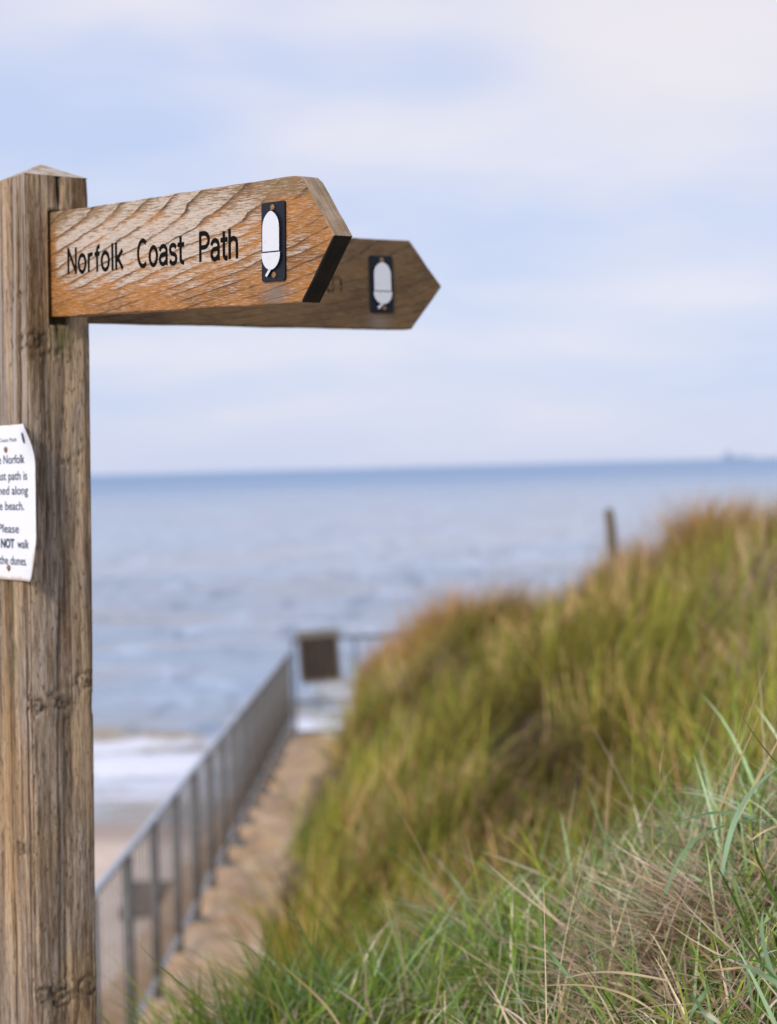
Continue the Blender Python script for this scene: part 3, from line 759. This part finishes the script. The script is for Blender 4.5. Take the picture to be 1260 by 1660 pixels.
def timber(name, c1, c2, dark, sc=1.0):
    m, N, p = material(name); co = N.obj()
    a = N.noise(N.v('MULTIPLY', co, (30*sc, 30*sc, 3*sc)), 1.0, 5, .6); b = N.noise(N.v('MULTIPLY', co, (5*sc, 5*sc, 2*sc)), 1.0, 4, .6)
    c = N.mix(N.mr(a, .3, .7), c1, c2); c = N.mix(N.mr(b, .55, .75, 0, .6), c, dark)
    N.put(p.inputs['Base Color'], c); p.inputs['Roughness'].default_value = .85; N.put(p.inputs['Normal'], N.bump(a, .5, .006)); return m
m_brown = timber('dark_brown_boards', (.022, .013, .007), (.040, .025, .014), (.03, .02, .014))
m_frame = timber('grey_frame_timber', (.13, .12, .105), (.19, .175, .15), (.09, .08, .07))
pn = empty('boarded_panel', (FX+.155, YE-.05, ZE+.78)); tag(pn, 'dark brown boarded panel in a grey frame fixed to the end railing', 'sign board')
pw, ph = .54, .66
nb = 5
for i in range(nb):
    mb = MB(); w_ = (pw-.06)/nb
    mb.box((.03+w_*(i+.5), 0, ph/2), (w_/2-.001, .011+.002*(i % 2), ph/2-.034), None, .003); mb.build('board', m_brown, pn)
for (cx, cz, a_, b_) in ((pw/2, ph-.02, pw/2+.015, .045), (pw/2, .012, pw/2, .020), (.014, ph/2, .016, ph/2-.04), (pw-.014, ph/2, .016, ph/2-.04)):
    mb = MB(); mb.box((cx, -.004, cz), (a_, .022, b_), None, .004); mb.build('frame_rail', m_frame, pn)
pn.rotation_euler = (0, R(-3), 0)

# ------------------------------------------------------------------ lone post on the dune, timber groyne on the beach, ship on the horizon
m_grey = timber('bleached_grey_timber', (.12, .10, .075), (.21, .175, .135), (.07, .055, .04), .6)
PXY = (2.10, 17.0); pz = float(terrain(np.array([PXY[0]]), np.array([PXY[1]]))[0])
mb = MB(); mb.tube([(0, 0, -.3), (.005, 0, .3), (0, 0, .70), (-.012, 0, .87), (-.02, 0, .90)], [.058, .055, .052, .048, .030], 9)
o = mb.build('timber_post', m_grey, None, (PXY[0], PXY[1], pz)); tag(o, 'short weathered grey brown timber post standing alone in the dune grass', 'post')
o.rotation_euler = (0, R(-2), 0)

m_gro = timber('sea_worn_groyne_timber', (.10, .072, .05), (.17, .125, .088), (.04, .04, .03), .4)
gy = 29.6; gx0 = -4.55; gz_ = float(beach(np.array([-3.6]), np.array([gy]))[0])
gr = empty('timber_groyne', (gx0, gy, gz_)); tag(gr, 'low dark timber groyne on the sand seen through the railing', 'groyne')
for i, z in enumerate((.10, .31, .52)):
    mb = MB(); mb.box((1.75+.22*(i % 2)-.1*i, .0, z), (1.80-.12*i, .05, .098), None, .012); mb.build('plank', m_gro, gr)
for i, x in enumerate((.1, 1.0, 1.95, 2.9)):
    mb = MB(); mb.box((x, -.135, .28), (.075, .08, .46+.03*(i % 2)), None, .015); mb.build('pile', m_gro, gr)
gr.rotation_euler = (0, R(3), R(12))

m_ship, N, p = material('hazed_ship_paint')
n1 = N.noise(N.obj(), .1, 3, .5); N.put(p.inputs['Base Color'], N.mix(n1, (.24, .33, .47), (.28, .37, .50))); p.inputs['Roughness'].default_value = .6  # distance haze put into the ship's colour
sh = empty('distant_ship', (1805, 9400, SEA)); tag(sh, 'faint blue grey ship far off on the horizon', 'ship')
hull = [(-70, 0), (-74, 10), (-72, 13), (58, 13), (76, 17), (66, 0)]
V = [(x, y*(.55 if z == 0 else 1), z) for y in (-9, 9) for x, z in hull]
F = [tuple(range(5, -1, -1)), tuple(range(6, 12))] + [(i, (i+1) % 6, 6+(i+1) % 6, 6+i) for i in range(6)]
link('hull', mesh('hull', V, F), m_ship, sh)
mb = MB(); mb.box((-44, 0, 22), (18, 8, 9), None, 1); mb.box((-42, 0, 35), (13, 7, 4), None, 1); mb.build('superstructure', m_ship, sh)
mb = MB(); mb.tube([(-55, 0, 38.9), (-55, 0, 47)], [3.5, 3], 10); mb.build('funnel', m_ship, sh)
for x in (-10, 20, 45):
    mb = MB(); mb.tube([(x, 0, 13), (x, 0, 36)], [1.4, .8], 8); mb.box((x, 0, 30), (8, .6, .7)); mb.build('crane_mast', m_ship, sh)

# ------------------------------------------------------------------ grass
m_grass, N, p = material('dune_grass')
colr = N.attr('Col')[0]; tcv = N.attr('tip')[2]
geo = N.n.new('ShaderNodeNewGeometry')
N.put(p.inputs['Base Color'], colr); p.inputs['Roughness'].default_value = .55; p.inputs['Specular IOR Level'].default_value = .14
tr = N.n.new('ShaderNodeBsdfTranslucent'); N.put(tr.inputs[0], N.mix(.6, colr, (1, 1, .55), 'MULTIPLY'))
ms_ = N.n.new('ShaderNodeMixShader'); ms_.inputs[0].default_value = .28
N.l.new(p.outputs[0], ms_.inputs[1]); N.l.new(tr.outputs[0], ms_.inputs[2])
N.l.new(ms_.outputs[0], N.n['Material Output'].inputs[0])

def ribbons(P, Wd, width, col, seg):
    """P (n,seg+1,3) centre lines, Wd (n,3) or (n,seg+1,3) side direction, width (n,seg+1), col (n,seg+1,3)"""
    n = len(P)
    if Wd.ndim == 2: Wd = np.repeat(Wd[:, None], seg+1, 1)
    Lp = P - Wd*width[..., None]/2; Rp = P + Wd*width[..., None]/2
    V = np.stack([Lp, Rp], 2).reshape(n, -1, 3)
    C = np.repeat(col[:, :, None], 2, 2).reshape(n, -1, 3)
    k = 2*(seg+1); b = (np.arange(n)*k)[:, None]
    q = np.array([(2*i, 2*i+1, 2*i+3, 2*i+2) for i in range(seg)])
    Q = (b[:, :, None] + q[None]).reshape(-1, 4)
    return V.reshape(-1, 3), Q, C.reshape(-1, 3)
def grass_obj(name, parts, label):
    Vs, Qs, Cs = [], [], []; k = 0
    for V, Q, C in parts:
        Vs.append(V); Qs.append(Q+k); Cs.append(C); k += len(V)
    V = np.concatenate(Vs); C = np.concatenate(Cs)
    me = quads(name, V, np.concatenate(Qs))
    a = me.attributes.new('Col', 'FLOAT_COLOR', 'POINT')
    a.data.foreach_set('color', np.concatenate([C, np.ones((len(C), 1))], 1).astype(np.float32).ravel())
    o = link(name, me, m_grass); tag(o, label, 'grass', kind='stuff'); return o
def blades(x, y, L, w, lean, ldir, curl, c0, c1, seg=4, sink=.02, zoff=None, tw=.6):
    """roots, length, width, lean (0 upright..1 flat), direction of lean, droop, base and tip colour"""
    n = len(x); z = terrain(x, y) - sink if zoff is None else zoff
    t = np.linspace(0, 1, seg+1)[None]
    ang = lean[:, None]*1.35 + curl[:, None]*t*1.5                     # angle from vertical, growing along the blade
    ang = np.clip(ang, 0, 2.5)
    ds = L[:, None]/seg
    st = np.concatenate([np.zeros((n, 1)), np.cumsum(np.sin((ang[:, 1:]+ang[:, :-1])/2)*ds, 1)], 1)
    ct = np.concatenate([np.zeros((n, 1)), np.cumsum(np.cos((ang[:, 1:]+ang[:, :-1])/2)*ds, 1)], 1)
    dirx, diry = np.cos(ldir), np.sin(ldir)
    P = np.stack([x[:, None]+st*dirx[:, None], y[:, None]+st*diry[:, None], z[:, None]+ct], -1)
    a2 = ldir + np.pi/2 + rng.normal(0, tw, n)
    Wd = np.stack([np.cos(a2), np.sin(a2), rng.normal(0, .15, n)], -1); Wd /= np.linalg.norm(Wd, axis=1)[:, None]
    wt = w[:, None]*np.clip(np.minimum(.55+t*1.5, 1.08*(1-t**2.2)), .03, 1)
    col = c0[:, None]*(1-t[..., None]) + c1[:, None]*t[..., None]
    return ribbons(P, Wd, wt, col, seg)
def tint(pal, idx, j=.22):
    c = np.array(pal)[idx]; n = len(c)
    return np.clip(c*(1+rng.normal(0, j, (n, 1)))*(1+rng.normal(0, .06, (n, 3))), .008, .9)
def field(nclump, per, xr, yr, dens, keep, L, w, lean, ldir, pals, seg, spread, col_gain=1.0, seed=0):
    """clumped grass: pals = list of (base palette, tip palette) picked per clump by a patch noise"""
    cx = rng.uniform(*xr, nclump); cy = rng.uniform(*yr, nclump)
    k = keep(cx, cy); cx, cy = cx[k], cy[k]
    n = len(cx)*per
    ci = np.repeat(np.arange(len(cx)), per)
    sp = spread*(.5+rng.random(len(cx)))
    x = cx[ci]+rng.normal(0, 1, n)*sp[ci]; y = cy[ci]+rng.normal(0, 1, n)*sp[ci]
    cl = (.65+.7*rng.random(len(cx)))
    pn_ = fbm(cx*1.3+seed, cy*.7+seed*2, 120+seed, 2) + rng.normal(0, .05, len(cx))
    pi = (np.clip((pn_-.5)*3.2+.5, 0, 2)*len(pals)).astype(int) % len(pals)
    c0 = np.zeros((n, 3)); c1 = np.zeros((n, 3))
    bright = (.50+.95*rng.random(len(cx)))[ci]
    for q, (pa, pb) in enumerate(pals):
        s_ = pi[ci] == q; m_ = s_.sum()
        if m_: c0[s_] = tint(pa, rng.integers(0, len(pa), m_)); c1[s_] = tint(pb, rng.integers(0, len(pb), m_))
    c0 *= col_gain*bright[:, None]; c1 *= col_gain*bright[:, None]  # palette colours scaled per field and per clump
    out_ = np.arctan2(y-cy[ci], x-cx[ci])
    cdir = (ldir + rng.normal(0, .95, len(cx)))[ci]
    wv = rng.random(n)
    dirv = np.arctan2(np.sin(cdir)*1.2+np.sin(out_)*wv, np.cos(cdir)*1.2+np.cos(out_)*wv)
    ln = np.abs(rng.normal(lean, .20, n)); cu = rng.uniform(.25, 1.35, n)
    LL = L*cl[ci]*rng.uniform(.5, 1.15, n)
    ok = keep(x, y)
    return blades(x[ok], y[ok], LL[ok], (w*rng.uniform(.7, 1.4, n))[ok], ln[ok], dirv[ok], cu[ok], c0[ok], c1[ok], seg)

OLIVE = [(.155, .130, .014), (.19, .155, .020), (.12, .105, .012)]
LIME = [(.255, .25, .034), (.20, .21, .026), (.31, .27, .05)]
GRASSY = [(.115, .170, .018), (.145, .20, .024), (.09, .14, .015)]
TAN = [(.46, .31, .125), (.40, .26, .10), (.54, .39, .18)]
RUST = [(.54, .29, .13), (.62, .38, .20), (.44, .22, .09)]
DARK = [(.042, .034, .009), (.07, .052, .015)]
PINK = [(.37, .245, .165), (.46, .32, .23), (.28, .18, .115)]
pal_far = [(DARK, OLIVE), (DARK, DARK+OLIVE), (GRASSY, LIME), (TAN, TAN), (GRASSY, GRASSY+LIME), (OLIVE, LIME), (OLIVE+TAN[:1], TAN+LIME), (GRASSY, LIME), (DARK+OLIVE, OLIVE), (TAN, RUST), (DARK, GRASSY), (DARK, PINK)]
def foot(y): return np.interp(y, [3.4, 4.5, 6, 9, 12.7, 18, 24], [-.50, -.62, -.66, -.66, -.62, -.52, -.38])
def yend(x): return np.interp(x, [-.9, -.5, .0, .2, 1, 2, 3.3, 6, 12], [24.2, 23.6, 21.8, 20.4, 18.6, 17.6, 16.0, 14.5, 13.5])
bare = lambda x, y: ~((((x-.68+.3*(fbm(x*2, y*.8, 144)-.5))/.30)**2+((y-9.3)/1.7)**2 < 1) & (rng.random(x.shape) < .86))
keep_far = lambda x, y: bare(x, y) & (x > foot(y)-.06+.75*(fbm(x*0+3.3, y*.9, 133, 2)-.5)) & (y < yend(x)+.3) & (x < .6+.33*y) 
P = []
P.append(field(2150, 44, (-1, 6.6), (8, 24.2), 0, keep_far, .68, .010, .22, .35, pal_far, 4, 0.15, 1.45, seed=1))
P.append(field(1300, 44, (-1, 4.2), (4.6, 9.5), 0, lambda x, y: (x > foot(y)+.03+.40*(fbm(x*0+3.3, y*.9, 133, 2)-.5)) & (x < .6+.36*y) & bare(x, y), .52, .0075, .24, .45, pal_far, 5, .10, 1.38, seed=2))
# dry rusty fringe along the crest and the path edge
n = 9000
xe = rng.uniform(-.55, 4.6, n); ye = yend(xe) - np.abs(rng.normal(0, .4, n))-.1
clp = fbm(xe*2.3, ye*1.2, 140) > .40
xe, ye = xe[clp], ye[clp]; n = len(xe)
P.append(blades(xe, ye, rng.uniform(.45, .85, n), rng.uniform(.005, .010, n), np.abs(rng.normal(.12, .12, n)), rng.normal(.3, .7, n), rng.uniform(.1, .7, n), tint(TAN, rng.integers(0, 3, n)), tint(RUST, rng.integers(0, 3, n)), 4))
# shaggy tufts standing up along the crest
for tx, ty, tl, tn, pa in ((.62, 19.0, .95, 420, RUST), (.38, 19.6, .85, 340, RUST), (.88, 18.7, .80, 320, TAN), (1.02, 18.4, 1.05, 60, TAN), (2.75, 16.3, .85, 420, RUST), (2.95, 16.1, .8, 300, TAN), (2.2, 16.9, .45, 300, RUST),
                           (.02, 21.5, .75, 320, RUST), (3.3, 15.6, .85, 380, TAN), (3.65, 15.3, .8, 300, LIME), (-.22, 22.6, .7, 260, RUST), (1.75, 17.5, .6, 240, GRASSY)):
    xe = tx+rng.normal(0, .13, tn); ye = ty+rng.normal(0, .25, tn)
    P.append(blades(xe, ye, tl*rng.uniform(.6, 1.1, tn), rng.uniform(.006, .011, tn), np.abs(rng.normal(.10, .14, tn)), np.arctan2(ye-ty, xe-tx)+rng.normal(0, .5, tn), rng.uniform(.1, .8, tn), tint(OLIVE+TAN, rng.integers(0, 6, tn)), tint(pa, rng.integers(0, 3, tn)), 4))
# brown bare patch with dead stems in the middle of the slope
n = 2200
xe = rng.normal(.68, .20, n); ye = rng.normal(9.3, 1.0, n)
P.append(blades(xe, ye, rng.uniform(.2, .42, n), rng.uniform(.004, .008, n), np.abs(rng.normal(.3, .2, n)), rng.uniform(0, 6.3, n), rng.uniform(.2, 1, n), tint(DARK, rng.integers(0, 2, n)), tint(PINK[2:]+DARK, rng.integers(0, 3, n)), 4))
grass_obj('dune_grass', P, 'olive and straw coloured marram grass covering the dune slope')

# near bank: short green grass over matted straw
GREEN = [(.125, .195, .024), (.085, .145, .018), (.17, .24, .034)]
BLUEG = [(.27, .37, .19), (.20, .29, .12), (.38, .46, .28)]
STRAW = [(.66, .51, .35), (.58, .43, .28), (.76, .63, .47), (.46, .33, .21)]
BARK = [(.16, .115, .085), (.22, .165, .125)]
pal_near = [(GREEN, GREEN), (GREEN, GREEN+BLUEG), (GREEN, GREEN), (GREEN+STRAW, STRAW), (GREEN, BLUEG), (GREEN, GREEN+LIME), (GREEN, GREEN)]
keep_near = lambda x, y: (x > np.interp(y, [1, 2.2, 2.8, 3.4, 4.5, 5.5], [-.2, -.26, -.42, -.50, -.60, -.7])) & (x < .35+.45*y) & ~((np.abs(x-.40) < .12) & (np.abs(y-2.72) < .2) & (rng.random(x.shape) < .25))
P = []
P.append(field(5000, 22, (-.65, 2.1), (1.75, 4.4), 0, keep_near, .19, .0043, .48, .5, pal_near, 7, .055, 1.30, seed=3))
P.append(field(1000, 14, (-.65, 2.1), (1.75, 4.2), 0, keep_near, .28, .0064, .55, .9, [(GREEN, GREEN), (GREEN, BLUEG), (GREEN, LIME), (BLUEG, BLUEG)], 8, .04, 1.25, seed=4))
P.append(field(170, 22, (-.62, .35), (2.9, 4.0), 0, lambda x, y: x > -.5, .24, .0050, .50, 1.6, [(GREEN, GREEN+LIME), (GREEN, GREEN)], 7, .05, 1.2, seed=5))
n = 21000                                               # thatch of dead blades lying on the bank
xe = rng.uniform(-.55, 1.4, n); ye = rng.uniform(1.75, 4.4, n)
dn = fbm(xe*3.2, ye*2.6, 150, 3); mound = np.maximum(np.exp(-(((xe-.40)/.12)**2+((ye-2.72)/.22)**2)), np.exp(-(((xe-.44)/.06)**2+((ye-2.06)/.10)**2)))
k = (keep_near(xe, ye) | (mound > .3)) & ((dn > .63) | (rng.random(n) < .10) | (mound > .35)); xe, ye = xe[k], ye[k]; n = len(xe)
ci = rng.integers(0, 4, n)
P.append(blades(xe, ye, rng.uniform(.08, .24, n), rng.uniform(.002, .0062, n), np.clip(rng.normal(.92, .14, n), .5, 1.12), rng.normal(.5, 1.1, n)+np.pi*rng.integers(0, 2, n), rng.uniform(-.25, .35, n),
                tint(STRAW, ci), tint(STRAW+BARK, rng.integers(0, 6, n)), 5, 0, terrain(xe, ye)+rng.uniform(.0, .05, n), 1.0))
n = 3000                                                # more of it on the matted mound
xe = np.where(rng.random(n) < .6, rng.normal(.40, .09, n), rng.normal(.45, .05, n)); ye = np.where(xe < 0, 2.6, rng.normal(2.72, .16, n)); k = rng.random(n) < .35; xe[k] = rng.normal(.44, .05, k.sum()); ye[k] = rng.normal(2.06, .09, k.sum())
P.append(blades(xe, ye, rng.uniform(.06, .20, n), rng.uniform(.002, .0062, n), np.clip(rng.normal(.98, .12, n), .6, 1.15), rng.normal(.35, .8, n)+np.pi*rng.integers(0, 2, n), rng.uniform(-.3, .3, n),
                tint(STRAW+PINK, rng.integers(0, 7, n)), tint(STRAW+BARK+PINK, rng.integers(0, 9, n)), 5, 0, terrain(xe, ye)+rng.uniform(.0, .045, n), 1.0))
n = 480                                                 # tall thin stems and stalks standing above
xe = rng.uniform(-.4, 1.4, n); ye = rng.uniform(2.1, 4.6, n); k = keep_near(xe, ye) & (rng.random(n) < np.clip(.15+xe*.9, .1, 1)); xe, ye = xe[k], ye[k]; n = len(xe)
P.append(blades(xe, ye, rng.uniform(.25, .48, n), rng.uniform(.0014, .0030, n), np.abs(rng.normal(.22, .15, n)), rng.normal(.2, .9, n), rng.uniform(0, .5, n), tint(STRAW+GREEN, rng.integers(0, 7, n)), tint(STRAW, rng.integers(0, 4, n)), 6))
# straggling blades hanging out over the path at the bank's left end
n = 420
xe = rng.uniform(-.50, -.10, n); ye = rng.uniform(2.7, 3.7, n)
P.append(blades(xe, ye, rng.uniform(.18, .34, n), rng.uniform(.0028, .0046, n), np.abs(rng.normal(.30, .15, n)), rng.normal(2.9, .7, n), rng.uniform(.2, 1.0, n), tint(GREEN, rng.integers(0, 3, n)), tint(GREEN+LIME, rng.integers(0, 6, n)), 7))
# some broad blue-green blades and stiff dark ones close to the camera
def pxp(px, py, depth):                                  # where a thing seen there stands, at its own distance
    a, b = (px-630)/FPX, (830-py)/FPX
    return np.array(fwd + rt*a + up*b)*depth
BL = [([(1170, 1420), (1185, 1330), (1215, 1275), (1275, 1235)], 2.05, .0085, (.24, .36, .30)), ([(1080, 1450), (1100, 1370), (1160, 1330), (1290, 1322)], 2.1, .0050, (.16, .25, .17)),
      ([(1235, 1560), (1205, 1480), (1170, 1420), (1152, 1382)], 2.0, .0042, (.045, .085, .022)), ([(1270, 1470), (1240, 1430), (1222, 1385), (1220, 1332)], 2.0, .0060, (.05, .095, .02)),
      ([(1290, 1610), (1250, 1590), (1215, 1530), (1140, 1445)], 1.95, .0048, (.085, .15, .07)), ([(1300, 1650), (1250, 1600), (1228, 1500), (1240, 1470)], 1.95, .0085, (.23, .34, .27)),
      ([(1290, 1610), (1250, 1590), (1215, 1565), (1190, 1560)], 1.95, .0085, (.24, .34, .28)), ([(1165, 1570), (1140, 1545), (1125, 1530), (1110, 1515)], 2.05, .0030, (.33, .21, .10)),
      ([(1210, 1568), (1180, 1570), (1150, 1575), (1140, 1572)], 2.02, .0032, (.52, .38, .27)), ([(1330, 1280), (1265, 1262), (1215, 1175), (1195, 1150)], 2.25, .0028, (.09, .13, .05)),
      ([(1190, 1340), (1215, 1290), (1245, 1230), (1290, 1150)], 2.35, .0062, (.46, .36, .25)), ([(1160, 1330), (1190, 1250), (1215, 1200), (1235, 1150)], 2.6, .0042, (.42, .29, .19)),
      ([(1150, 1600), (1135, 1620), (1120, 1640), (1115, 1665)], 2.0, .0070, (.20, .30, .20)), ([(1130, 1640), (1145, 1640), (1170, 1660), (1185, 1680)], 1.95, .0085, (.62, .58, .60)),
      ([(1240, 1420), (1225, 1395), (1205, 1370), (1182, 1330)], 2.0, .0026, (.40, .26, .13)), ([(1213, 1368), (1230, 1350), (1260, 1338), (1290, 1330)], 2.0, .0030, (.58, .45, .35)),
      ([(1120, 1612), (1150, 1650), (1165, 1680), (1175, 1700)], 2.0, .0075, (.20, .31, .22)), ([(930, 1590), (900, 1560), (885, 1530), (880, 1520)], 2.3, .0070, (.18, .27, .18)),
      ([(1060, 1640), (1020, 1610), (950, 1590), (870, 1600)], 2.2, .0045, (.50, .40, .31)), ([(1085, 1590), (1010, 1575), (960, 1572), (905, 1590)], 2.25, .0045, (.50, .42, .36)),
      ([(1060, 1400), (1055, 1330), (1060, 1280), (1068, 1262)], 2.3, .0022, (.27, .19, .11)), ([(480, 1680), (440, 1560), (400, 1530), (365, 1520)], 2.9, .0050, (.13, .19, .06)),
      ([(360, 1650), (300, 1600), (260, 1570), (220, 1525)], 2.7, .0040, (.10, .13, .045)), ([(560, 1680), (530, 1620), (480, 1590), (455, 1560)], 2.9, .0062, (.42, .32, .23)),
      ([(1070, 1262), (1070, 1240), (1073, 1225), (1078, 1205)], 2.3, .0050, (.28, .20, .11)), ([(1230, 1330), (1180, 1310), (1120, 1320), (1060, 1355)], 2.35, .0055, (.17, .27, .19))]
for pts, dep_, w_, c_ in BL:
    ctl = np.array([pxp(*q, dep_ + .05*(i % 2)) for i, q in enumerate(pts)])
    t = np.linspace(0, 1, 17)[:, None]
    cur = (1-t)**3*ctl[0] + 3*(1-t)**2*t*(ctl[0]+(ctl[1]-ctl[0])*1.15) + 3*(1-t)*t**2*(ctl[3]+(ctl[2]-ctl[3])*1.15) + t**3*ctl[3]
    tang = np.gradient(cur, axis=0); tang /= np.linalg.norm(tang, axis=1)[:, None]
    sd = np.cross(tang, cur/np.linalg.norm(cur, axis=1)[:, None] + np.array([.35, 0, .3])); sd /= np.linalg.norm(sd, axis=1)[:, None]
    wt = .75*w_*np.clip(np.minimum(.7+t[:, 0], 1.05*(1-t[:, 0]**2.5)), .05, 1)
    cc = np.tile(np.array(c_)*np.array([1.08, 1.08, .80]), (17, 1))*(1+.12*np.sin(t*7))
    P.append(ribbons(cur[None], sd[None], wt[None], cc[None], 16))
grass_obj('bank_grass', P, 'bright green and blue green grass over matted straw on the near bank')
print('objects', len(bpy.data.objects))
